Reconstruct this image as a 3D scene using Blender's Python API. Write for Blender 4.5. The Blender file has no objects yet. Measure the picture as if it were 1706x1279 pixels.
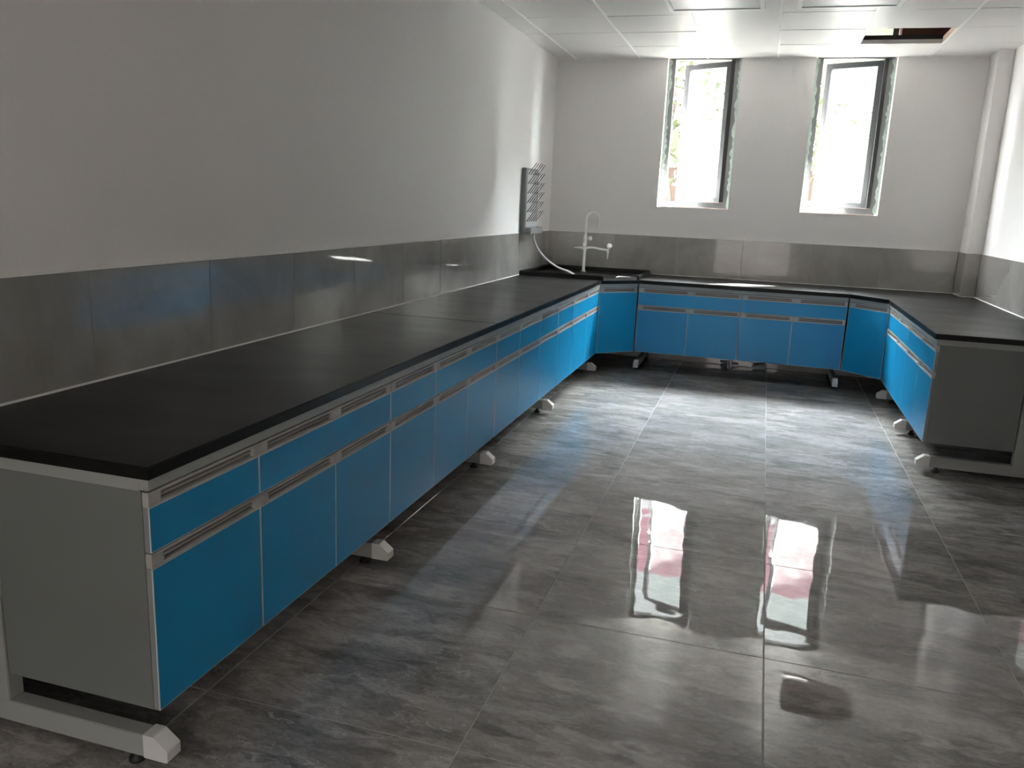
import bpy, bmesh, math, random
from mathutils import Vector, Matrix
random.seed(7)
PI = math.pi
S = bpy.context.scene
C = S.collection

# ------------------------------------------------------------------ camera, sky, sun, exposure
CX, CY, CZ = 2.0493, -1.489, 1.4442
YAW, PIT, ROL, FPX = -.2862, -.2184, .0422, 1373.23
fwd = Vector((math.sin(YAW)*math.cos(PIT), math.cos(YAW)*math.cos(PIT), math.sin(PIT)))
right = Vector((math.cos(YAW), -math.sin(YAW), 0)); up = right.cross(fwd)
r_ = math.cos(ROL)*right + math.sin(ROL)*up
u_ = -math.sin(ROL)*right + math.cos(ROL)*up
cam = bpy.data.cameras.new('camera')
co = bpy.data.objects.new('camera', cam); C.objects.link(co)
cam.sensor_width = 36; cam.lens = FPX/1706*36; cam.clip_start = .05; cam.clip_end = 300
co.matrix_world = Matrix(((r_.x, u_.x, -fwd.x, CX), (r_.y, u_.y, -fwd.y, CY), (r_.z, u_.z, -fwd.z, CZ), (0, 0, 0, 1)))
S.camera = co

W = bpy.data.worlds.new('sky'); S.world = W; W.use_nodes = True
bg = W.node_tree.nodes['Background']
bg.inputs[0].default_value = (.92, .96, 1.0, 1)
# hazy sky, far brighter on the sun's side (+Y) than behind the building
_wt = W.node_tree; _tc = _wt.nodes.new('ShaderNodeTexCoord'); _sp = _wt.nodes.new('ShaderNodeSeparateXYZ')
_mr = _wt.nodes.new('ShaderNodeMapRange'); _mr.interpolation_type = 'SMOOTHSTEP'
_mr.inputs['From Min'].default_value = .25; _mr.inputs['From Max'].default_value = .92
_mr.inputs['To Min'].default_value = 8.0; _mr.inputs['To Max'].default_value = 128.0
_wt.links.new(_tc.outputs['Generated'], _sp.inputs[0]); _dt = _wt.nodes.new('ShaderNodeVectorMath'); _dt.operation = 'DOT_PRODUCT'; _dt.inputs[1].default_value = (.0, .8, .45)
_wt.links.new(_tc.outputs['Generated'], _dt.inputs[0]); _wt.links.new(_dt.outputs['Value'], _mr.inputs['Value']); _wt.links.new(_mr.outputs[0], bg.inputs[1])

sun = bpy.data.lights.new('sun', 'SUN'); sun.energy = 570; sun.angle = math.radians(2.5); sun.color = (1, .965, .93)
so = bpy.data.objects.new('sun', sun); C.objects.link(so)
so.rotation_euler = Vector((-.45, -.42, -.63)).to_track_quat('-Z', 'Y').to_euler()

S.view_settings.view_transform = 'Standard'; S.view_settings.look = 'None'
S.view_settings.gamma = 1; S.view_settings.exposure = 0.93; S.view_settings.use_curve_mapping = False
S.cycles.use_denoising = True
S.cycles.max_bounces = 14; S.cycles.diffuse_bounces = 8; S.cycles.glossy_bounces = 6; S.cycles.transparent_max_bounces = 16
S.cycles.sample_clamp_indirect = 12

# ------------------------------------------------------------------ dimensions
D = 6.537; H = 2.7686; XR = 3.783; YF = -3.6; ZT = .8125; ZP = 3.45
DEP = .75; FR = .735
TILE_T = 1.173
WINS = [(1.042, 1.694), (2.322, 2.974)]; WZ = 1.443; WZT = 3.32; WT = .24; FRY = D + .085   # window frame plane

for i, (a, b) in enumerate(WINS):          # daylight portals in the two window openings
    L = bpy.data.lights.new('daylight_portal', 'AREA'); L.shape = 'RECTANGLE'; L.size = b-a; L.size_y = WZT-WZ
    L.cycles.is_portal = True
    lo = bpy.data.objects.new('daylight_portal', L); C.objects.link(lo)
    lo.location = ((a+b)/2, D+WT+.005, (WZ+WZT)/2); lo.rotation_euler = (-PI/2, 0, 0)

# ------------------------------------------------------------------ helpers
class NT:
    def __init__(s, name):
        s.m = bpy.data.materials.new(name); s.m.use_nodes = True
        s.t = s.m.node_tree; s.b = s.t.nodes['Principled BSDF']
    def n(s, typ, **k):
        o = s.t.nodes.new(typ)
        for a, v in k.items():
            if a.startswith('i_'):
                key = a[2:].replace('_', ' ')
                key = int(key) if key.isdigit() else key
                o.inputs[key].default_value = v
            else: setattr(o, a, v)
        return o
    def l(s, a, b): s.t.links.new(a, b)

def mat(name, col, rough=.5, metal=0, spec=.5, noise=0, bump=0, scale=30, coat=0):
    M = NT(name); b = M.b
    b.inputs['Base Color'].default_value = (*col, 1); b.inputs['Roughness'].default_value = rough
    b.inputs['Metallic'].default_value = metal; b.inputs['Specular IOR Level'].default_value = spec
    if coat: b.inputs['Coat Weight'].default_value = coat; b.inputs['Coat Roughness'].default_value = .15
    tc = M.n('ShaderNodeTexCoord')
    nz = M.n('ShaderNodeTexNoise', i_Scale=scale, i_Detail=4.0)
    M.l(tc.outputs['Object'], nz.inputs['Vector'])
    if noise:
        mr = M.n('ShaderNodeMapRange'); mr.inputs['To Min'].default_value = 1-noise; mr.inputs['To Max'].default_value = 1+noise
        M.l(nz.outputs['Fac'], mr.inputs['Value'])
        mx = M.n('ShaderNodeVectorMath', operation='SCALE'); mx.inputs[0].default_value = col
        M.l(mr.outputs[0], mx.inputs['Scale']); M.l(mx.outputs[0], b.inputs['Base Color'])
    if bump:
        bp = M.n('ShaderNodeBump'); bp.inputs['Strength'].default_value = bump; bp.inputs['Distance'].default_value = .01
        M.l(nz.outputs['Fac'], bp.inputs['Height']); M.l(bp.outputs[0], b.inputs['Normal'])
    return M.m

M_wall = mat('white_plaster', (.85, .825, .81), .62, noise=.02, bump=.02, scale=60)
M_wall_int = mat('unplastered_brown_wall', (.16, .085, .07), .9, noise=.3, bump=.4, scale=12)
M_blue = mat('blue_laminate', (.003, .262, .53), .34, noise=.02, scale=5)
M_edge = mat('white_edge_banding', (.75, .76, .75), .4)
M_grey = mat('grey_powder_coated_steel', (.36, .375, .36), .42, noise=.02)
M_panel = mat('light_grey_laminate', (.185, .20, .195), .42, noise=.02)
M_core = mat('grey_board_edge', (.27, .28, .275), .5)
M_cap = mat('white_plastic_cap', (.74, .74, .72), .4)
M_handle = mat('grey_handle_plastic', (.46, .45, .43), .32)
M_slot = mat('dark_handle_slot', (.20, .165, .14), .4)
M_black = mat('black_rubber', (.012, .012, .012), .55)
M_alu = mat('grey_window_aluminium', (.19, .195, .20), .38, metal=.25)
M_alu_l = mat('silver_window_aluminium', (.045, .047, .05), .5, spec=.2)
M_whiteplas = mat('white_epoxy_tap', (.93, .93, .90), .2)
M_green = mat('green_tap_index', (.15, .45, .25), .4)
M_pp = mat('grey_polypropylene', (.22, .225, .225), .5)
M_ppl = mat('pale_polypropylene', (.40, .41, .41), .5)
M_hose = mat('pale_hose', (.75, .75, .73), .4)
M_peg = mat('grey_pegs', (.035, .037, .04), .5)
M_caulk = mat('white_caulk', (.85, .85, .83), .45)
M_tgrout = mat('wall_tile_grout', (.50, .49, .47), .7)
M_film = mat('torn_protective_film', (.42, .52, .46), .35, noise=.5, scale=40)
M_chrome = mat('brushed_steel', (.55, .55, .54), .25, metal=1)

def worktop_mat():
    M = NT('black_laboratory_board'); b = M.b
    tc = M.n('ShaderNodeTexCoord'); nz = M.n('ShaderNodeTexNoise', i_Scale=3.0, i_Detail=5.0)
    mp = M.n('ShaderNodeMapping'); mp.inputs['Scale'].default_value = (1, 2, 1)
    M.l(tc.outputs['Object'], mp.inputs[0]); M.l(mp.outputs[0], nz.inputs['Vector'])
    mr = M.n('ShaderNodeMapRange'); mr.inputs['To Min'].default_value = .26; mr.inputs['To Max'].default_value = .40
    M.l(nz.outputs['Fac'], mr.inputs['Value']); M.l(mr.outputs[0], b.inputs['Roughness'])
    b.inputs['Base Color'].default_value = (.005, .0048, .0045, 1); b.inputs['Specular IOR Level'].default_value = .2
    return M.m
M_top = worktop_mat()
M_rim = mat('black_rim_board', (.007, .007, .007), .35, spec=.3)

def floor_mat():
    M = NT('polished_grey_marble_tile'); b = M.b
    tc = M.n('ShaderNodeTexCoord'); at = M.n('ShaderNodeAttribute', attribute_name='tile_rand')
    add = M.n('ShaderNodeVectorMath', operation='ADD'); M.l(tc.outputs['Object'], add.inputs[0])
    sc = M.n('ShaderNodeVectorMath', operation='SCALE'); sc.inputs['Scale'].default_value = 9.0
    M.l(at.outputs['Color'], sc.inputs[0]); M.l(sc.outputs[0], add.inputs[1])
    # warp
    mpw = M.n('ShaderNodeMapping'); mpw.inputs['Rotation'].default_value = (0, 0, math.radians(12)); mpw.inputs['Scale'].default_value = (1.3, 3.2, 1)
    M.l(add.outputs[0], mpw.inputs[0])
    w1 = M.n('ShaderNodeTexNoise', i_Scale=1.3, i_Detail=6.0, i_Roughness=.6); M.l(mpw.outputs[0], w1.inputs['Vector'])
    ws = M.n('ShaderNodeVectorMath', operation='SCALE'); ws.inputs['Scale'].default_value = 2.2
    M.l(w1.outputs['Color'], ws.inputs[0])
    wa = M.n('ShaderNodeVectorMath', operation='ADD'); M.l(mpw.outputs[0], wa.inputs[0]); M.l(ws.outputs[0], wa.inputs[1])
    n1 = M.n('ShaderNodeTexNoise', i_Scale=1.6, i_Detail=12.0, i_Roughness=.74); M.l(wa.outputs[0], n1.inputs['Vector'])
    cr = M.n('ShaderNodeValToRGB'); e = cr.color_ramp.elements
    e[0].position = .37; e[0].color = (.145, .135, .128, 1); e[1].position = .63; e[1].color = (.52, .49, .475, 1)
    x = e.new(.5); x.color = (.31, .292, .278, 1)
    M.l(n1.outputs['Fac'], cr.inputs[0])
    # fine white veins: ridges of a warped noise
    n2 = M.n('ShaderNodeTexNoise', i_Scale=1.5, i_Detail=2.0, i_Roughness=.45); M.l(wa.outputs[0], n2.inputs['Vector'])
    s1 = M.n('ShaderNodeMath', operation='SUBTRACT'); s1.inputs[1].default_value = .5; M.l(n2.outputs['Fac'], s1.inputs[0])
    ab = M.n('ShaderNodeMath', operation='ABSOLUTE'); M.l(s1.outputs[0], ab.inputs[0])
    vr = M.n('ShaderNodeMapRange'); vr.inputs['From Min'].default_value = 0; vr.inputs['From Max'].default_value = .009
    vr.inputs['To Min'].default_value = 1; vr.inputs['To Max'].default_value = 0; M.l(ab.outputs[0], vr.inputs['Value'])
    n3 = M.n('ShaderNodeTexNoise', i_Scale=1.1, i_Detail=2.0); M.l(add.outputs[0], n3.inputs['Vector'])
    g = M.n('ShaderNodeMapRange'); g.inputs['From Min'].default_value = .42; g.inputs['From Max'].default_value = .6; M.l(n3.outputs['Fac'], g.inputs['Value'])
    mu = M.n('ShaderNodeMath', operation='MULTIPLY'); M.l(vr.outputs[0], mu.inputs[0]); M.l(g.outputs[0], mu.inputs[1])
    mu2 = M.n('ShaderNodeMath', operation='MULTIPLY'); mu2.inputs[1].default_value = .38; M.l(mu.outputs[0], mu2.inputs[0])
    mx = M.n('ShaderNodeMix', data_type='RGBA'); M.l(mu2.outputs[0], mx.inputs['Factor']); M.l(cr.outputs[0], mx.inputs[6])
    mx.inputs[7].default_value = (.85, .84, .82, 1)
    M.l(mx.outputs[2], b.inputs['Base Color'])
    b.inputs['Roughness'].default_value = .5
    b.inputs['Specular IOR Level'].default_value = .12
    b.inputs['Coat Weight'].default_value = 1; b.inputs['Coat Roughness'].default_value = .015; b.inputs['Coat IOR'].default_value = 1.65
    bn = M.n('ShaderNodeTexNoise', i_Scale=5.0, i_Detail=1.0); M.l(add.outputs[0], bn.inputs['Vector'])
    bp = M.n('ShaderNodeBump'); bp.inputs['Strength'].default_value = .06; bp.inputs['Distance'].default_value = .02
    M.l(bn.outputs['Fac'], bp.inputs['Height']); M.l(bp.outputs[0], b.inputs['Coat Normal'])
    return M.m
M_floor = floor_mat()
M_grout = mat('pale_grout', (.46, .445, .43), .7)

def walltile_mat():
    M = NT('glazed_grey_wall_tile'); b = M.b
    tc = M.n('ShaderNodeTexCoord'); at = M.n('ShaderNodeAttribute', attribute_name='tile_rand')
    add = M.n('ShaderNodeVectorMath', operation='MULTIPLY_ADD'); M.l(at.outputs['Color'], add.inputs[0])
    add.inputs[1].default_value = (7, 7, 7); M.l(tc.outputs['Object'], add.inputs[2])
    n1 = M.n('ShaderNodeTexNoise', i_Scale=2.2, i_Detail=7.0, i_Roughness=.6, i_Distortion=.8); M.l(add.outputs[0], n1.inputs['Vector'])
    cr = M.n('ShaderNodeValToRGB'); e = cr.color_ramp.elements
    e[0].position = .32; e[0].color = (.25, .24, .225, 1); e[1].position = .70; e[1].color = (.36, .35, .33, 1)
    M.l(n1.outputs['Fac'], cr.inputs[0]); M.l(cr.outputs[0], b.inputs['Base Color'])
    b.inputs['Roughness'].default_value = .25
    b.inputs['Coat Weight'].default_value = 1; b.inputs['Coat Roughness'].default_value = .03
    return M.m
M_wt = walltile_mat()

def ceil_mat():
    M = NT('glossy_white_ceiling_panel'); b = M.b
    b.inputs['Base Color'].default_value = (.80, .785, .765, 1); b.inputs['Roughness'].default_value = .36
    b.inputs['Coat Weight'].default_value = .35; b.inputs['Coat Roughness'].default_value = .16
    tc = M.n('ShaderNodeTexCoord'); mp = M.n('ShaderNodeMapping'); mp.inputs['Scale'].default_value = (1, 9, 1)
    M.l(tc.outputs['Object'], mp.inputs[0]); nz = M.n('ShaderNodeTexNoise', i_Scale=3.0, i_Detail=2.0); M.l(mp.outputs[0], nz.inputs['Vector'])
    bp = M.n('ShaderNodeBump'); bp.inputs['Strength'].default_value = .10; bp.inputs['Distance'].default_value = .01
    M.l(nz.outputs['Fac'], bp.inputs['Height']); M.l(bp.outputs[0], b.inputs['Coat Normal']); M.l(bp.outputs[0], b.inputs['Normal'])
    return M.m
M_ceil = ceil_mat()
M_grid = mat('white_ceiling_grid', (.90, .90, .88), .35)

def glass_mat():
    M = NT('dusty_window_glass'); t = M.t
    tr = M.n('ShaderNodeBsdfTransparent'); tr.inputs[0].default_value = (.93, .96, .95, 1)
    gl = M.n('ShaderNodeBsdfGlossy'); gl.inputs['Roughness'].default_value = .02
    fr = M.n('ShaderNodeFresnel'); ge = M.n('ShaderNodeNewGeometry'); mm = M.n('ShaderNodeMath', operation='MULTIPLY_ADD'); mm.inputs[1].default_value = .69-1.45; mm.inputs[2].default_value = 1.45
    M.l(ge.outputs['Backfacing'], mm.inputs[0]); M.l(mm.outputs[0], fr.inputs[0])
    mx = M.n('ShaderNodeMixShader'); M.l(fr.outputs[0], mx.inputs[0]); M.l(tr.outputs[0], mx.inputs[1]); M.l(gl.outputs[0], mx.inputs[2])
    di = M.n('ShaderNodeBsdfTranslucent'); di.inputs[0].default_value = (.85, .87, .85, 1)
    tc = M.n('ShaderNodeTexCoord'); nz = M.n('ShaderNodeTexNoise', i_Scale=6.0, i_Detail=5.0); M.l(tc.outputs['Object'], nz.inputs['Vector'])
    mr = M.n('ShaderNodeMapRange'); mr.inputs['From Min'].default_value = .45; mr.inputs['From Max'].default_value = .8; mr.inputs['To Min'].default_value = .008; mr.inputs['To Max'].default_value = .02
    M.l(nz.outputs['Fac'], mr.inputs['Value'])
    m2 = M.n('ShaderNodeMixShader'); M.l(mr.outputs[0], m2.inputs[0]); M.l(mx.outputs[0], m2.inputs[1]); M.l(di.outputs[0], m2.inputs[2])
    M.l(m2.outputs[0], t.nodes['Material Output'].inputs['Surface'])
    return M.m
M_glass = glass_mat()

def mesh_obj(name, bm, mats, parent=None, smooth=False):
    me = bpy.data.meshes.new(name)
    bmesh.ops.recalc_face_normals(bm, faces=bm.faces)
    bm.to_mesh(me); bm.free()
    for m in (mats if isinstance(mats, (list, tuple)) else [mats]): me.materials.append(m)
    if smooth:
        for p in me.polygons: p.use_smooth = True
    o = bpy.data.objects.new(name, me); C.objects.link(o)
    if parent is not None: o.parent = parent
    return o

def box(bm, x0, x1, y0, y1, z0, z1, mi=0, bev=0):
    r = bmesh.ops.create_cube(bm, size=1)
    vs = r['verts']
    for v in vs:
        v.co = Vector(((x0+x1)/2 + v.co.x*(x1-x0), (y0+y1)/2 + v.co.y*(y1-y0), (z0+z1)/2 + v.co.z*(z1-z0)))
    fs = set(f for v in vs for f in v.link_faces)
    for f in fs: f.material_index = mi
    if bev:
        es = set(e for v in vs for e in v.link_edges)
        rb = bmesh.ops.bevel(bm, geom=list(es), offset=bev, segments=2, affect='EDGES')
        for f in rb['faces']: f.material_index = mi
    return fs

def prism(bm, poly, z0, z1, mi=0, axis='z'):
    """extrude a polygon; poly points (a, b); axis of extrusion"""
    def P(a, b, c):
        return {'z': (a, b, c), 'x': (c, a, b), 'y': (a, c, b)}[axis]
    lo = [bm.verts.new(P(a, b, z0)) for a, b in poly]; hi = [bm.verts.new(P(a, b, z1)) for a, b in poly]
    n = len(poly); fs = [bm.faces.new(lo[::-1]), bm.faces.new(hi)]
    for i in range(n): fs.append(bm.faces.new((lo[i], lo[(i+1) % n], hi[(i+1) % n], hi[i])))
    for f in fs: f.material_index = mi
    return fs

def tube(bm, pts, rad, seg=12, mi=0, caps=True):
    pts = [Vector(p) for p in pts]; rads = rad if isinstance(rad, (list, tuple)) else [rad]*len(pts)
    rings = []; prev = None
    for i, p in enumerate(pts):
        t = (pts[min(i+1, len(pts)-1)] - pts[max(i-1, 0)]).normalized()
        if prev is None:
            a = t.orthogonal().normalized()
        else:
            a = (prev - t*prev.dot(t)); a = a.normalized() if a.length > 1e-6 else t.orthogonal().normalized()
        prev = a; b = t.cross(a)
        rings.append([bm.verts.new(p + rads[i]*(math.cos(2*PI*k/seg)*a + math.sin(2*PI*k/seg)*b)) for k in range(seg)])
    for i in range(len(rings)-1):
        for k in range(seg):
            f = bm.faces.new((rings[i][k], rings[i][(k+1) % seg], rings[i+1][(k+1) % seg], rings[i+1][k])); f.material_index = mi; f.smooth = True
    if caps:
        for rg in (rings[0][::-1], rings[-1]):
            f = bm.faces.new(rg); f.material_index = mi

def bez(p, n=14):
    """Catmull-Rom through points"""
    P = [Vector(q) for q in p]; P = [2*P[0]-P[1]] + P + [2*P[-1]-P[-2]]; out = []
    for i in range(1, len(P)-2):
        for k in range(n):
            t = k/n
            out.append(.5*((2*P[i]) + (-P[i-1]+P[i+1])*t + (2*P[i-1]-5*P[i]+4*P[i+1]-P[i+2])*t*t + (-P[i-1]+3*P[i]-3*P[i+1]+P[i+2])*t**3))
    out.append(P[-2]); return out

def empty(name, loc=(0, 0, 0), rz=0):
    o = bpy.data.objects.new(name, None); C.objects.link(o); o.location = loc; o.rotation_euler = (0, 0, rz); o.empty_display_size = .1
    return o
def tag(o, label, cat, group=None):
    o['label'] = label; o['category'] = cat
    if group: o['group'] = group
    return o
def struct(name, bm, m, parent=None):
    o = mesh_obj(name, bm, m, parent)
    if parent is None: o['kind'] = 'structure'
    return o

# ------------------------------------------------------------------ shell
def tiled(name, cells, mats, normal, tilt, thick, rnd=1.0, grout=None):
    """cells: list of ((o),(u),(v)) rectangles as origin, u-vector, v-vector (inset already); one mesh, tiny per-tile tilt"""
    bm = bmesh.new(); lay = bm.loops.layers.float_color.new('tile_rand'); n = Vector(normal)
    for o, u, v in cells:
        o, u, v = Vector(o), Vector(u), Vector(v)
        a, b = random.uniform(-tilt, tilt), random.uniform(-tilt, tilt)
        rc = (random.random(), random.random(), random.random(), 1)
        def q(s, t, h): return o + u*s + v*t + n*(h + (s-.5)*a*u.length + (t-.5)*b*v.length)
        bev = .0012
        du, dv = bev/u.length, bev/v.length
        top = [bm.verts.new(q(s, t, 0)) for s, t in ((du, dv), (1-du, dv), (1-du, 1-dv), (du, 1-dv))]
        mid = [bm.verts.new(q(s, t, -bev)) for s, t in ((0, 0), (1, 0), (1, 1), (0, 1))]
        bot = [bm.verts.new(o + u*s + v*t - n*thick) for s, t in ((0, 0), (1, 0), (1, 1), (0, 1))]
        fs = [bm.faces.new(top)]
        for A, B in ((top, mid), (mid, bot)):
            for k in range(4): fs.append(bm.faces.new((A[k], A[(k+1) % 4], B[(k+1) % 4], B[k])))
        for f in fs:
            for lp in f.loops: lp[lay] = rc
    for g in (grout or []): box(bm, *g, mi=1)
    me = bpy.data.meshes.new(name); bmesh.ops.recalc_face_normals(bm, faces=bm.faces); bm.to_mesh(me); bm.free()
    for m in mats: me.materials.append(m)
    o = bpy.data.objects.new(name, me); C.objects.link(o); o['kind'] = 'structure'
    return o

def spans(lo, hi, start, step, gap):
    k = math.floor((lo-start)/step); out = []
    while start+k*step < hi:
        a, b = max(lo, start+k*step+gap/2), min(hi, start+(k+1)*step-gap/2)
        if b-a > .02: out.append((a, b))
        k += 1
    return out

FT = .7859
cells = [((x0, y0, 0), (x1-x0, 0, 0), (0, y1-y0, 0)) for x0, x1 in spans(0, XR, .6142, FT, .0032) for y0, y1 in spans(YF, D, .3482, FT, .0028)]
tiled('floor', cells, [M_floor, M_grout], (0, 0, 1), .0011, .012, grout=[(0, XR, YF, D, -.10, -.0012)])

# walls
bm = bmesh.new(); box(bm, -.24, 0, YF-.2, D+WT, -.1, ZP); struct('wall_left', bm, M_wall)
bm = bmesh.new(); box(bm, XR, XR+.24, YF-.2, D+WT, -.1, ZP); struct('wall_right', bm, M_wall)
bm = bmesh.new()                                   # wall behind the viewer with an added doorway that lets in fill light
DX0, DX1, DH = 1.1, 2.6, 2.1
box(bm, 0, DX0, YF-.2, YF, -.1, ZP); box(bm, DX1, XR, YF-.2, YF, -.1, ZP); box(bm, DX0, DX1, YF-.2, YF, DH, ZP); struct('wall_front', bm, M_wall)
bm = bmesh.new(); box(bm, -.24, XR+.24, YF-2.2, YF-.2, -.1, 0); struct('floor_added_corridor', bm, M_grout)  # unseen corridor shell, added to hold the fill light behind the viewer
bm = bmesh.new(); box(bm, -.24, XR+.24, YF-2.4, YF-2.2, -.1, 2.9); box(bm, -.44, -.24, YF-2.4, YF-.2, -.1, 2.9); box(bm, XR+.24, XR+.44, YF-2.4, YF-.2, -.1, 2.9); struct('wall_added_corridor', bm, M_wall)
bm = bmesh.new(); box(bm, -.44, XR+.44, YF-2.4, YF-.2, 2.7, 2.9); struct('ceiling_added_corridor', bm, M_wall)
cl = bpy.data.lights.new('added_fill_lamp', 'AREA'); cl.shape = 'RECTANGLE'; cl.size = 1.2; cl.size_y = .6; cl.energy = 78; cl.color = (1, .98, .96)  # fill lamp added out of view to brighten the near end of the room
fill_lo = bpy.data.objects.new('added_fill_lamp', cl); C.objects.link(fill_lo); fill_lo.location = ((DX0+DX1)/2, YF-1.2, 2.68)
bm = bmesh.new()
xs = [0, WINS[0][0], WINS[0][1], WINS[1][0], WINS[1][1], XR]
for i in range(5):
    if i % 2 == 0:
        box(bm, xs[i], xs[i+1], D, D+WT, -.1, H+.004); box(bm, xs[i], xs[i+1], D, D+WT, H+.004, ZP, mi=1)
    else:
        box(bm, xs[i], xs[i+1], D, D+WT, -.1, WZ); box(bm, xs[i], xs[i+1], D, D+WT, WZT, ZP, mi=1)
struct('wall_back', bm, [M_wall, M_wall_int])
bm = bmesh.new(); box(bm, XR-.113, XR, D-.287, D, 0, ZP); struct('column', bm, M_wall)
bm = bmesh.new(); box(bm, -.24, XR+.24, YF-.2, D+WT, ZP, ZP+.2); struct('roof_slab', bm, M_wall_int)
bm = bmesh.new(); box(bm, -1.5, XR+1.5, D+WT, D+WT+.86, ZP+.0, ZP+.14); struct('roof_overhang', bm, M_wall)

# tile dado (glazed tile, 600 wide) on the walls, grout lines pale
T = .009; Z0 = 0.0
cells = [((T, y0, z0), (0, y1-y0, 0), (0, 0, z1-z0)) for y0, y1 in spans(YF, D-T, .597-.6*12, .6035, .0020) for z0, z1 in ((.003, .597), (.60, TILE_T))]
tiled('trim_1', cells, [M_wt, M_tgrout], (1, 0, 0), .0030, .006, grout=[(0, .0066, YF, D, 0, TILE_T+.004)])
cells = [((x0, D-T, z0), (x1-x0, 0, 0), (0, 0, z1-z0)) for x0, x1 in spans(T, XR-.113-T, .66, .6, .0020) for z0, z1 in ((.003, .597), (.60, TILE_T))]
tiled('trim_2', cells, [M_wt, M_tgrout], (0, -1, 0), .0030, .006, grout=[(0, XR-.113, D-.0066, D, 0, TILE_T+.004)])
cells = [((XR-.113-T, y0, z0), (0, y1-y0, 0), (0, 0, z1-z0)) for y0, y1 in [(D-.287-T, D-T-.002)] for z0, z1 in ((.003, .597), (.60, TILE_T))]
cells2 = [((XR-.113-T+.002, D-.287-T, z0), (.113-.003, 0, 0), (0, 0, z1-z0)) for z0, z1 in ((.003, .597), (.60, TILE_T))]
tiled('trim_3', cells, [M_wt, M_tgrout], (-1, 0, 0), .001, .006, grout=[(XR-.113-.0066, XR, D-.287-.0066, D, 0, TILE_T+.004)])
tiled('trim_4', cells2, [M_wt, M_tgrout], (0, -1, 0), .001, .006)
cells = [((XR-T, y0, z0), (0, y1-y0, 0), (0, 0, z1-z0)) for y0, y1 in spans(YF, D-.287-T, 5.95-.6*20, .6, .003) for z0, z1 in ((.003, .597), (.60, TILE_T))]
tiled('trim_5', cells, [M_wt, M_tgrout], (-1, 0, 0), .0030, .006, grout=[(XR-.0066, XR, YF, D-.287, 0, TILE_T+.004)])
# white sealant along the worktops and on top of the tiles
bm = bmesh.new()
box(bm, T, T+.006, 0, 5.51, ZT-.001, ZT+.006); box(bm, 1.05, XR-.113-T, D-T-.006, D-T, ZT-.001, ZT+.006)
box(bm, XR-.113-T-.006, XR-.113-T, D-.287-T, D-T, ZT-.001, ZT+.006); box(bm, XR-.113-T-.006, XR-T, D-.287-T-.006, D-.287-T, ZT-.001, ZT+.006)
box(bm, XR-T-.006, XR-T, 3.6141, D-.287-T, ZT-.001, ZT+.006)
for a in ((0, T+.001, YF, D-T), (0, XR-.113, D-T-.001, D), (XR-T-.001, XR, YF, D-.287-T)):
    box(bm, *a, TILE_T, TILE_T+.006)
box(bm, XR-.113-T-.001, XR-.113, D-.287, D, TILE_T, TILE_T+.006); box(bm, XR-.113-T-.001, XR, D-.287-T-.001, D-.287, TILE_T, TILE_T+.006)
struct('trim_6', bm, M_caulk)

# ceiling panels on a grid, one panel missing
GX, GY = .6045, .5823
cols = spans(0, XR, .7902, GX, .006); rows = spans(YF, D, D-GY*30, GY, .004)
cells = []
for x0, x1 in cols:
    for y0, y1 in rows:
        if 2.5 < x0 < 2.7 and 5.3 < y0 < 5.5: continue
        cells.append(((x0, y0, H), (0, y1-y0, 0), (x1-x0, 0, 0)))
tiled('ceiling', cells, [M_ceil], (0, 0, -1), .0060, .004)
bm = bmesh.new()
for x in [.7902+GX*k for k in range(-1, 6)]:
    if 0 < x < XR:
        # exposed tee: slim flange just below the panels, web above
        box(bm, x-.0075, x+.0075, YF, D, H-.0045, H+.0015); box(bm, x-.001, x+.001, YF, D, H+.0015, H+.035)
for k in range(1, 18):
    y = D-GY*k
    if y > YF:
        box(bm, 0, XR, y-.0015, y+.0015, H+.002, H+.03)
box(bm, 0, .012, YF, D, H-.003, H+.003); box(bm, 0, XR, D-.012, D, H-.002, H+.003)
struct('trim_7', bm, M_grid)
# dark back of the ceiling and runners seen in the gap
bm = bmesh.new()
for k in (10.0, 10.35):
    pass
hx0, hx1, hy0, hy1 = .7902+3*GX+.006, .7902+4*GX-.006, D-2*GY+.004, D-GY-.002
box(bm, 0, XR, hy1+.002, hy1+.03, H+.004, H+.045)
box(bm, 0, XR, hy1+.20, hy1+.23, H+.07, H+.10)
struct('trim_8', bm, mat('dark_ceiling_runner', (.035, .035, .04), .4))
bm = bmesh.new(); box(bm, hx1+.001, hx1+.012, hy0, hy1, H-.001, H+.05); struct('trim_9', bm, mat('bare_wood_packing', (.50, .34, .24), .6, noise=.1))

# ------------------------------------------------------------------ windows
def frame_ring(bm, x0, x1, z0, z1, y0, y1, w, mi=0, wb=None, wt=None):
    wb = wb or w; wt = wt or w
    box(bm, x0, x0+w, y0, y1, z0, z1, mi, .002); box(bm, x1-w, x1, y0, y1, z0, z1, mi, .002)
    box(bm, x0+w, x1-w, y0, y1, z0, z0+wb, mi, .002); box(bm, x0+w, x1-w, y0, y1, z1-wt, z1, mi, .002)

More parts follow.
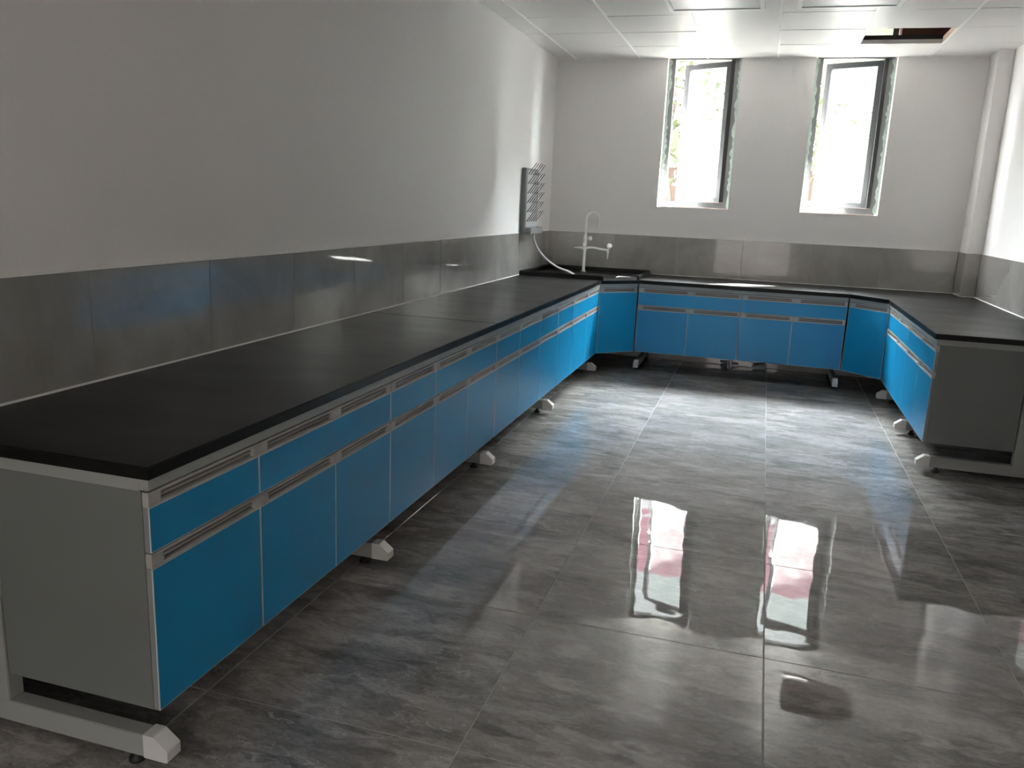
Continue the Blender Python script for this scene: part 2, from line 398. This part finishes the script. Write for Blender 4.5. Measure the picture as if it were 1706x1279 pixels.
def ragged(bm, x0, x1, y, z0, z1, amp, side, seed):
    """torn strip of film lying on the frame edge"""
    rr = random.Random(seed); n = 46; a = []; b = []
    for i in range(n+1):
        z = z0+(z1-z0)*i/n; wv = amp*rr.random()**1.3*(1 if rr.random() > .18 else .1)
        if side > 0: a.append((x0, z)); b.append((x1+wv, z))
        else: a.append((x1, z)); b.append((x0-wv, z))
    va = [bm.verts.new((p[0], y, p[1])) for p in a]; vb = [bm.verts.new((p[0], y-.004*rr.random()-.001, p[1])) for p in b]
    vc = [bm.verts.new((p[0], y+.0012, p[1])) for p in b]
    for i in range(n):
        bm.faces.new((va[i], va[i+1], vb[i+1], vb[i])); bm.faces.new((vb[i], vb[i+1], vc[i+1], vc[i]))

def window(k, x0, x1, ang):
    root = empty('window_%d' % k, ((x0+x1)/2, D, WZ)); root['kind'] = 'structure'
    ox, oy, oz = root.location
    y0, y1 = .085, .145; w2 = (x1-x0)/2; hz = WZT-WZ; zt = 2.80-WZ      # transom height
    bm = bmesh.new()
    frame_ring(bm, -w2+.012, w2-.012, .012, hz-.01, y0, y1, .048, 0)
    box(bm, -w2+.06, w2-.06, y0, y1, zt-.03, zt+.03, 0, .002)
    mesh_obj('window_frame', bm, M_alu, root)
    bm = bmesh.new()                                  # black gasket channel at the hinge jamb
    box(bm, w2-.092, w2-.0605, y0-.004, y1-.004, .065, zt-.032); mesh_obj('gasket', bm, M_black, root)
    bm = bmesh.new(); box(bm, -w2+.06, w2-.06, y0+.025, y0+.031, zt+.031, hz-.059); mesh_obj('transom_pane', bm, M_glass, root)
    # opening sash, hinged on the right jamb, swung outwards
    sp = empty('sash'); sp.parent = root
    sp.location = (w2-.096, y1-.012, 0); sp.rotation_euler = (0, 0, -math.radians(ang))
    sw = 2*w2-.155; sz0, sz1 = .066, zt-.036
    bm = bmesh.new(); frame_ring(bm, -sw, 0, sz0, sz1, 0, .045, .045, 0)
    mesh_obj('sash_frame', bm, M_alu_l, sp)
    bm = bmesh.new(); box(bm, -sw+.043, -.043, .02, .026, sz0+.043, sz1-.043); mesh_obj('pane', bm, M_glass, sp)
    bm = bmesh.new()
    zc = 1.975-WZ
    box(bm, -sw+.012, -sw+.036, -.010, 0, zc-.045, zc+.045, 0, .003)
    tube(bm, [(-sw+.024, -.008, zc), (-sw+.024, -.038, zc)], .009)
    tube(bm, bez([(-sw+.020, -.038, zc), (-sw+.06, -.042, zc-.002), (-sw+.13, -.040, zc-.006)], 5), [.008]*6+[.009]*5, 10)
    mesh_obj('handle', bm, M_whiteplas, sp)
    # film left on the frame
    bm = bmesh.new()
    ragged(bm, -w2+.001, -w2+.018, y0-.002, .02, H-WZ, .022, 1, 5+k); ragged(bm, w2-.018, w2-.001, y0-.002, .02, H-WZ, .022, -1, 15+k)
    mesh_obj('protective_film', bm, M_film, root)
    # white plastered sill lip
    bm = bmesh.new(); box(bm, -w2, w2, -.003, .084, -.0005, .006, 0, .002); mesh_obj('window_sill', bm, M_caulk, root)
    return root
window(1, *WINS[0], 29); window(2, *WINS[1], 24)

# ------------------------------------------------------------------ world outside
def outside():
    gm = mat('asphalt_outside', (.045, .045, .042), .9, noise=.1, scale=2)
    bm = bmesh.new(); box(bm, -40, 45, D+WT, D+60, -.3, -.1); struct('ground', bm, gm)
    # building across the yard: base wall, white rails, rose band, pale upper band
    r = empty('building', (2, D+15, -.1)); tag(r, 'pale building with a rose coloured band seen through the windows', 'building')
    bm = bmesh.new(); box(bm, -22, 22, 0, 8, 0, 6.2); mesh_obj('lower_storey', bm, mat('grey_green_render', (.10, .11, .07), .9, noise=.5, scale=3), r)
    bm = bmesh.new(); box(bm, -22, 22, -.05, 8, 6.2, 7.3); mesh_obj('white_band', bm, mat('white_render', (.36, .36, .36), .8), r)
    bm = bmesh.new(); box(bm, -22, 22, -.05, 8, 7.3, 9.3); mesh_obj('rose_band', bm, mat('rose_render', (.22, .105, .125), .8, noise=.05, scale=20), r)
    bm = bmesh.new(); box(bm, -22, 22, -.05, 8, 9.3, 12.5); mesh_obj('upper_band', bm, mat('pale_render', (.26, .28, .27), .8), r)
    bm = bmesh.new()
    for z in (6.45, 6.7, 6.95, 7.2): box(bm, -22, 22, -.30, -.26, z, z+.04)
    for i in range(45): box(bm, -22+i, -21.96+i, -.29, -.27, 6.2, 7.24)
    for i in range(45): box(bm, -22+i, -21.4+i, -.30, 0, 6.18, 6.22)
    mesh_obj('railing', bm, mat('grey_railing', (.3, .3, .31), .5), r)
    # trees
    lm = mat('tree_leaves', (.022, .030, .007), .7, noise=.5, scale=3); tm = mat('tree_bark', (.03, .018, .012), .9, noise=.3)
    bmc = mat('red_brick_outside', (.045, .030, .022), .9, noise=.25, scale=6)
    bm = bmesh.new(); box(bm, -6, 9, D+8.6, D+8.9, -.1, 2.2); o = mesh_obj('garden_wall', bm, bmc); tag(o, 'low red brick wall outside beyond the windows', 'wall')
    rr = random.Random(3)
    spots = [(-1.9, D+6.6, 3.3), (.2, D+7.4, 3.6), (2.3, D+7.6, 3.2), (4.6, D+7.2, 3.8)]
    labs = ['leafy tree outside seen through the gap of the first window', 'leafy tree outside behind the first window glass',
            'leafy tree outside seen between the two windows', 'leafy tree outside behind the second window glass']
    for (x, y, h), lb in zip(spots, labs):
        t = empty('tree', (x, y, -.1)); tag(t, lb, 'tree', 'trees outside the windows')
        bm = bmesh.new(); tube(bm, bez([(0, 0, 0), (.08, .02, h*.35), (-.05, 0, h*.7), (.1, .1, h)], 4), .09, 8); mesh_obj('trunk', bm, tm, t)
        bm = bmesh.new()
        for i in range(520):
            a = rr.uniform(0, 2*PI); ph = rr.uniform(-1, 1); q = 1.25*rr.random()**.4
            c = Vector((q*math.cos(a)*math.sqrt(1-ph*ph), q*math.sin(a)*math.sqrt(1-ph*ph), h*.85+q*ph*.95))
            n = Vector((rr.gauss(0, 1), rr.gauss(0, 1), rr.gauss(0, 1))).normalized(); u = n.orthogonal().normalized(); v = n.cross(u); s = rr.uniform(.05, .12)
            bm.faces.new([bm.verts.new(c+s*(u*p+v*q2+n*w)) for p, q2, w in ((-1, 0, 0), (0, -.5, .15), (1, 0, 0), (0, .5, .15))])
        mesh_obj('crown', bm, lm, t)
outside()

# ------------------------------------------------------------------ benches
# local frame of every bench run: x along the run, y out from the wall towards the room, z up
def handle_mesh(x0, x1, z1, y):
    """recessed pull strip, its top at z1, front face at y"""
    h = .037; z0 = z1-h; bm = bmesh.new()
    a, b = x0+.022, x1-.036; s0, s1 = z0+.006, z1-.007
    box(bm, x0, x1, y-.018, y, s1, z1, 0, .0008); box(bm, x0, x1, y-.018, y, z0, s0, 0, .0008)
    box(bm, x0, a, y-.018, y, s0, s1); box(bm, b, x1, y-.018, y, s0, s1)
    box(bm, a, b, y-.018, y-.013, s0, s1, 1)
    box(bm, a, b-.012, y-.013, y-.006, (s0+s1)/2-.0018, (s0+s1)/2+.0010, 0)       # inner ridge
    # rounded thumb end
    n = 6; prof = [(b, y-.013)] + [(b-.016*math.cos(k/n*PI/2), y-.013+.0125*math.sin(k/n*PI/2)) for k in range(n+1)]
    prism(bm, [(px, py) for px, py in prof], s0, s1, 0)
    return bm

def front_board(x0, x1, z0, z1, y):
    """blue board with thin white edge banding"""
    bm = bmesh.new(); e = .0022
    box(bm, x0, x1, y-.018, y-.003, z0, z1, 2); box(bm, x0, x1, y-.003, y-.0006, z0, z1, 1)
    box(bm, x0+e, x1-e, y-.002, y, z0+e, z1-e, 0)
    return bm

def cabinet(loc, rz, doors, label, cat='cabinet', group=None, drawer='wide', y0=.262, name='base_cabinet', zb=.175, side_vis=False):
    """doors: list of local x edges; one drawer over all (wide) ; root at loc"""
    r = empty(name, loc, rz); tag(r, label, cat, group)
    a, b = doors[0], doors[-1]; yf = FR-.019
    zt = .7465
    bm = bmesh.new(); t = .016
    box(bm, a+.0005, a+t, y0, yf, zb, zt); box(bm, b-t, b-.0005, y0, yf, zb, zt)
    box(bm, a+t, b-t, y0, yf, zb, zb+t); box(bm, a+t, b-t, y0, y0+.008, zb+t, zt)
    box(bm, a+t, b-t, yf-.08, yf, zt-t, zt); box(bm, a+t, b-t, yf-.05, yf, .585, .60)
    mesh_obj('body', bm, M_panel, r)
    g = .0014
    if drawer:
        d = mesh_obj('drawer', front_board(a+g, b-g, .5935, .7065, FR), [M_blue, M_edge, M_core], r)
        for x0, x1 in zip(doors[:-1], doors[1:]):
            gg0 = g if x0 == a else 0; gg1 = g if x1 == b else 0
            mesh_obj('handle', handle_mesh(x0+gg0, x1-gg1, .7440, FR), [M_handle, M_slot], d)
        for x0, x1 in zip(doors[:-1], doors[1:]):
            dd = mesh_obj('door', front_board(x0+g, x1-g, zb, .5515, FR), [M_blue, M_edge, M_core], r)
            mesh_obj('handle', handle_mesh(x0+g, x1-g, .5895, FR), [M_handle, M_slot], dd)
    else:
        dd = mesh_obj('door', front_board(a+g, b-g, zb, .7065, FR), [M_blue, M_edge, M_core], r)
        mesh_obj('handle', handle_mesh(a+g, b-g, .7440, FR), [M_handle, M_slot], dd)
    return r

def foot(r, x0, x1, tip=.752):
    """floor beam with chamfered cap and two levelling feet, as parts of the frame r"""
    z0, z1 = .032, .094
    bm = bmesh.new(); box(bm, x0, x1, .02, tip-.072, z0, z1, 0, .002); f = mesh_obj('foot', bm, M_grey, r)
    bm = bmesh.new()
    P = [(tip-.072, z0), (tip-.004, z0), (tip, z0+.004), (tip, z1-.030), (tip-.003, z1-.026), (tip-.040, z1+.002), (tip-.046, z1+.003), (tip-.072, z1+.003)]
    prism(bm, P, x0-.002, x1+.002, 0, 'x'); mesh_obj('end_cap', bm, M_cap, f)
    for y in (.10, tip-.115):
        bm = bmesh.new(); xc = (x0+x1)/2
        tube(bm, [(xc, y, 0.001), (xc, y, .009), (xc, y, .014), (xc, y, .034)], [.021, .020, .011, .011], 14); mesh_obj('levelling_foot', bm, M_black, f)
    bm = bmesh.new(); box(bm, x0, x1, .02, .255, z1, .7475, 0, .002); mesh_obj('post', bm, M_grey, r)

def bench_frame(loc, rz, x0, x1, feet, label, group, front=True, ends=()):
    r = empty('bench_frame', loc, rz); tag(r, label, 'bench frame', group)
    bm = bmesh.new()
    box(bm, x0+.0008, x1-.0008, .712, .738, .7500, ZT-.0335, 0, .0012)
    for e in ends:
        a, b = (x0+.001, x0+.027) if e == 'a' else (x1-.027, x1-.001)
        box(bm, a, b, .05, .712, .7475, ZT-.0335)
    mesh_obj('apron', bm, M_grey, r)
    bm = bmesh.new(); box(bm, x0+.001, x1-.001, .02, .05, .7475, ZT-.0335); mesh_obj('rear_apron', bm, M_grey, r)
    bm = bmesh.new(); box(bm, x0+.05, x1-.05, .09, .12, .115, .150); mesh_obj('rear_rail', bm, M_grey, r)
    for f in feet: foot(r, f[0], f[1], *(f[2:]))
    return r

def worktop(name, poly, label, thick=.032, z=ZT, hole=None, group=None):
    """slab with eased edges from a plan polygon (counter-clockwise)"""
    bm = bmesh.new(); fs = prism(bm, poly, z-thick, z)
    es = [e for e in bm.edges if abs(e.verts[0].co.z-e.verts[1].co.z) < 1e-6]
    bmesh.ops.bevel(bm, geom=es, offset=.0028, segments=2, affect='EDGES')
    o = mesh_obj(name, bm, M_top); tag(o, label, 'worktop', group)
    return o

# --- left run: local x = -Y, so edges are negated
LR = -PI/2
def L(ys): return sorted(-y for y in ys)
GB = 'blue base cabinets round the room'
lc = [([.012, .457], 'nearest blue cabinet of the left bench, its grey end panel facing the viewer'),
      ([.459, .902, 1.334], 'wide two-door blue cabinet second from the grey end panel of the left bench'),
      ([1.338, 1.800], 'narrow blue cabinet third along the left bench, right of the second white foot'),
      ([1.802, 2.222, 2.664], 'wide two-door blue cabinet just before the worktop seam on the left bench'),
      ([2.668, 3.106], 'narrow blue cabinet just beyond the worktop seam on the left bench'),
      ([3.108, 3.570], 'narrow blue cabinet second beyond the worktop seam on the left bench'),
      ([3.572, 4.050], 'narrow blue cabinet third beyond the worktop seam on the left bench'),
      ([4.054, 4.534], 'narrow blue cabinet beside the last wide one at the far end of left bench'),
      ([4.536, 5.050, 5.506], 'wide two-door blue cabinet of the left bench touching the sink corner unit')]
for ys, lb in lc: cabinet((0, 0, 0), LR, L(ys), lb, group=GB)
GF = 'grey steel bench frames'
bench_frame((0, 0, 0), LR, -1.336, -.010, [(-.056, -.0105), (-1.335, -1.290)], 'grey steel frame and feet at the near end of the left bench', GF, ends='b')
bench_frame((0, 0, 0), LR, -2.666, -1.336, [(-2.650, -2.605)], 'grey steel frame second along the left bench with one foot showing', GF)
bench_frame((0, 0, 0), LR, -4.052, -2.666, [(-3.985, -3.940)], 'grey steel frame third along the left bench, past the worktop seam', GF)
bench_frame((0, 0, 0), LR, -5.509, -4.052, [(-5.500, -5.455)], 'grey steel frame at the far end of the left bench by the sink', GF)

# --- sink corner unit (diagonal front)
A = Vector((.75, 5.509)); B = Vector((1.0285, 5.787)); mid = (A+B)/2; ln = (B-A).length
nrm = Vector((1, -1)).normalized(); org = mid - nrm*DEP
cabinet((org.x, org.y, 0), -PI*.75, [-ln/2-.0035, ln/2+.0035], 'tall single-door blue corner cabinet set diagonally below the sink', drawer=None, y0=.32)
def corner_rail(org, rz, ln, label):
    r = empty('corner_rail', (org.x, org.y, 0), rz); tag(r, label, 'rail', 'grey rails over the corner cabinets')
    bm = bmesh.new(); box(bm, -ln/2-.003, ln/2+.003, .712, .738, .7500, ZT-.0335, 0, .0012); mesh_obj('apron', bm, M_grey, r)
    bm = bmesh.new(); box(bm, -ln/2+.03, ln/2-.03, .69, .711, .748, ZT-.0335); mesh_obj('bracket', bm, M_grey, r)
corner_rail(org, -PI*.75, ln, 'grey rail above the diagonal cabinet under the sink')

# --- back run: local x = -X
BR = PI
for xs_, lb in (([1.031, 1.475, 1.912], 'wide two-door blue cabinet of the back bench beside the sink corner'),
                ([1.914, 2.339, 2.757], 'wide two-door blue cabinet of the back bench below the second window')):
    cabinet((0, D, 0), BR, L(xs_), lb, group=GB)
bench_frame((0, D, 0), BR, -2.758, -1.030, [(-1.072, -1.035, .765), (-2.752, -2.715, .765)], 'grey steel frame with two white feet under the back bench', GF)
bm = bmesh.new()

# --- right corner
A2 = Vector((2.759, 5.787)); B2 = Vector((3.0254, 5.521)); mid2 = (A2+B2)/2; ln2 = (B2-A2).length
n2 = Vector((-1, -1)).normalized(); org2 = mid2 - n2*DEP
cabinet((org2.x, org2.y, 0), PI*.75, [-ln2/2-.0035, ln2/2+.0035], 'tall single-door blue corner cabinet set diagonally by the right bench', drawer=None, y0=.32)
corner_rail(org2, PI*.75, ln2, 'grey rail above the diagonal cabinet at the right corner')

# --- right run: local x = +Y, measured from wall x = 3.783 minus tile
RO = 3.0254+DEP
for ys, lb in (([3.626, 4.081, 4.540], 'wide two-door blue cabinet of the right bench, its grey end panel facing the viewer'),
               ([4.542, 5.000, 5.517], 'wide two-door blue cabinet of the right bench beside the corner cabinet')):
    cabinet((RO, 0, 0), PI/2, ys, lb, group=GB)
bench_frame((RO, 0, 0), PI/2, 3.624, 4.541, [(3.620, 3.664), (4.49, 4.535)], 'grey steel frame and feet at the near end of the right bench', GF, ends='a')
bench_frame((RO, 0, 0), PI/2, 4.541, 5.519, [(5.47, 5.515)], 'grey steel frame at the corner end of the right bench', GF)

# --- worktops
GW = 'black laboratory worktops'
worktop('worktop', [(T+.001, 0), (.75, 0), (.75, 2.6155), (T+.001, 2.6155)], 'black worktop slab on the near half of the left bench', group=GW)
worktop('worktop', [(T+.001, 2.6175), (.75, 2.6175), (.75, 5.509), (T+.001, 5.509)], 'black worktop slab on the far half of the left bench, touching the sink rim', group=GW)
worktop('worktop', [(1.0305, D-DEP), (2.757, D-DEP), (2.757, D-T-.001), (1.0305, D-T-.001)], 'black worktop slab on the back bench under the windows', group=GW)
worktop('worktop', [(2.759, D-DEP), (3.0254, 5.521), (3.0254, 3.6141), (XR-T-.001, 3.6141), (XR-T-.001, D-.287-T-.001), (XR-.113-T-.001, D-.287-T-.001), (XR-.113-T-.001, D-T-.001), (2.759, D-T-.001)][::-1][::-1],
        'black worktop slab on the right bench wrapping the right corner', group=GW)

# sink corner worktop with raised marine lip and sink bowl
sr = empty('sink_worktop', (0, 0, 0)); tag(sr, 'black corner sink top with raised rim between left and back benches', 'sink top')
bm = bmesh.new()
yA = 5.511; sx0, sx1, sy0, sy1 = .36, .80, 5.86, 6.20
# slab made of strips round the bowl opening
zt0, zt1 = ZT-.032, ZT-.004
box(bm, T+.001, sx0, yA, D-T-.001, zt0, zt1); box(bm, sx0, sx1, sy1, D-T-.001, zt0, zt1)
box(bm, sx1, 1.0285, sy0, D-T-.001, zt0, zt1)
prism(bm, [(sx0, yA), (.75, yA), (1.0285, 5.789), (1.0285, sy0), (sx0, sy0)], zt0, zt1)
mesh_obj('slab', bm, M_top, sr)
bm = bmesh.new(); lz = ZT+.036; lt = .022
def lip(x0, x1, y0, y1): box(bm, x0, x1, y0, y1, zt1-.002, lz, 0, .005)
lip(T+.001, .762, yA, yA+lt); lip(T+.001, 1.0285, D-T-.001-lt, D-T-.001); lip(T+.001, T+.001+lt, yA+lt, D-T-lt-.001); lip(1.0285-lt, 1.0285, 5.80, D-T-lt-.001)
mesh_obj('raised_rim', bm, M_rim, sr)
bm = bmesh.new(); w_ = .008; zb_ = ZT-.30
box(bm, sx0, sx1, sy0, sy1, zb_, zb_+w_); box(bm, sx0, sx0+w_, sy0, sy1, zb_, zt1-.001); box(bm, sx1-w_, sx1, sy0, sy1, zb_, zt1-.001)
box(bm, sx0+w_, sx1-w_, sy0, sy0+w_, zb_, zt1-.001); box(bm, sx0+w_, sx1-w_, sy1-w_, sy1, zb_, zt1-.001)
mesh_obj('sink_bowl', bm, M_black, sr)

# ------------------------------------------------------------------ laboratory tap
fx, fy, fz = .414, 6.325, ZT-.004
fr = empty('laboratory_tap', (fx, fy, fz)); tag(fr, 'white three-way laboratory tap with tall gooseneck behind the sink', 'tap')
bm = bmesh.new(); tube(bm, [(0, 0, 0), (0, 0, .012), (0, 0, .016), (.002, 0, .20), (.002, 0, .215), (.002, 0, .25), (.002, 0, .32), (.002, 0, .36)],
                       [.026, .026, .015, .0145, .021, .022, .020, .014], 16); mesh_obj('column', bm, M_whiteplas, fr)
bm = bmesh.new()
pts = [(.004, 0, .35), (0, 0, .46)] + [(.062-.060*math.cos(t), 0, .505+.058*math.sin(t)) for t in [0, .5, 1.05, 1.57, 2.1, 2.65, 3.14]] + [(.124, 0, .475)]
tube(bm, bez(pts, 5), .0105, 12); mesh_obj('gooseneck', bm, M_whiteplas, fr)
bm = bmesh.new(); tube(bm, [(.124, 0, .478), (.124, 0, .466), (.124, 0, .462), (.121, 0, .425)], [.012, .012, .008, .005], 12); mesh_obj('nozzle', bm, M_whiteplas, fr)
bm = bmesh.new(); tube(bm, [(.01, 0, .225), (-.045, 0, .228), (-.105, .0, .226)], [.014, .012, .005], 12)
mesh_obj('side_outlet', bm, M_whiteplas, fr)
bm = bmesh.new(); tube(bm, bez([(.015, 0, .228), (.08, -.01, .236), (.16, -.02, .226), (.232, -.03, .220)], 6), .010, 12)
tube(bm, [(.232, -.03, .232), (.232, -.03, .196), (.232, -.03, .190), (.231, -.03, .135)], [.012, .012, .008, .0045], 12); mesh_obj('side_spout', bm, M_whiteplas, fr)
def knob(c, d, rad, name='knob'):
    bm = bmesh.new(); c = Vector(c); d = Vector(d).normalized()
    tube(bm, [c, c+d*.020, c+d*.022, c+d*.040, c+d*.046], [.009, .009, rad*.75, rad, rad*.72], 16)
    return mesh_obj(name, bm, M_whiteplas, fr)
knob((.005, -.015, .255), (.15, -1, .25), .022); knob((.018, 0, .315), (1, -.25, .15), .021); knob((.240, -.035, .235), (.2, -.7, .7), .030)

# ------------------------------------------------------------------ drying rack on the left wall
dr = empty('drying_rack', (0, 5.50, 1.17)); tag(dr, 'grey wall drying rack with rows of slanted pegs above the sink', 'drying rack')
RW = .40; RH = .556
bm = bmesh.new(); box(bm, .001, .042, 0, RW, .0, RH, 0, .004); mesh_obj('back_panel', bm, M_pp, dr)
bm = bmesh.new(); box(bm, .0422, .048, .022, RW-.012, .058, RH-.02, 0, .001); mesh_obj('peg_plate', bm, M_ppl, dr)
bm = bmesh.new(); box(bm, .0425, .104, 0, RW, 0, .010, 0, .002); box(bm, .094, .104, 0, RW, .010, .052, 0, .002)
box(bm, .0425, .094, 0, .010, .010, .052, 0, .002); box(bm, .0425, .094, RW-.010, RW, .010, .052, 0, .002)
mesh_obj('drip_tray', bm, M_pp, dr)
for r in range(6):
    for c in range(5):
        y = .048+c*.074; z = .105+r*.080
        bm = bmesh.new(); rr = random.Random(r*10+c); q = rr.uniform(-.004, .004)
        tube(bm, [(.046, y, z), (.050, y, z+.002), (.116, y+q, z+.094)], [.0060, .0036, .0030], 8)
        mesh_obj('peg', bm, M_peg, dr)
bm = bmesh.new()
hp = [(.07, 5.72, 1.165), (.072, 5.73, 1.12), (.10, 5.76, 1.04), (.16, 5.83, .95), (.25, 5.90, .875), (.345, 5.97, .835), (.40, 6.0, .805)]
tube(bm, bez(hp, 6), .0085, 12); o = mesh_obj('drain_hose', bm, M_hose, None); tag(o, 'pale drain hose running from the drying rack down to the sink', 'hose')

# ------------------------------------------------------------------ things under the back bench
bm = bmesh.new(); tube(bm, [(2.05, 6.40, .021), (2.06, 6.40, .021), (2.17, 6.43, .034)], [.012, .018, .034], 14)
o = mesh_obj('pipe_offcut', bm, M_cap); tag(o, 'short white pipe piece lying on the floor under the back bench', 'pipe')
r = empty('drain_valve', (1.85, 6.35, 0)); tag(r, 'small grey pipe valve standing on the floor under the back bench', 'valve')
bm = bmesh.new(); tube(bm, [(-.012, 0, .0), (-.012, 0, .14)], .007, 10); tube(bm, [(.018, 0, .0), (.018, 0, .14)], .007, 10); mesh_obj('riser', bm, M_cap, r)
bm = bmesh.new(); tube(bm, [(-.085, 0, .060), (-.02, 0, .060)], .012, 10); tube(bm, [(-.08, 0, .024), (-.02, 0, .024)], .012, 10); tube(bm, [(.02, 0, .055), (.08, 0, .050)], .010, 10); mesh_obj('branch', bm, M_chrome, r)

# ------------------------------------------------------------------ surface-mounted light panels, only their far corners show
for k, (x0, x1) in enumerate(((1.270, 1.895), (2.095, 2.725))):
    r = empty('ceiling_light', ((x0+x1)/2, 4.30, H)); w2 = (x1-x0)/2
    tag(r, ['unlit white ceiling light panel, the one nearer the left wall', 'unlit white ceiling light panel, the one nearer the missing ceiling tile'][k], 'light', 'unlit ceiling light panels')
    bm = bmesh.new()
    frame = [(-w2, -w2+.03, -.30, .30), (w2-.03, w2, -.30, .30), (-w2+.03, w2-.03, -.30, -.27), (-w2+.03, w2-.03, .27, .30)]
    for a in frame: box(bm, a[0], a[1], a[2], a[3], -.022, -.003, 0, .001)
    mesh_obj('frame', bm, M_grid, r)
    bm = bmesh.new(); box(bm, -w2+.03, w2-.03, -.27, .27, -.016, -.004); mesh_obj('diffuser', bm, mat('unlit_diffuser', (.66, .67, .68), .3), r)
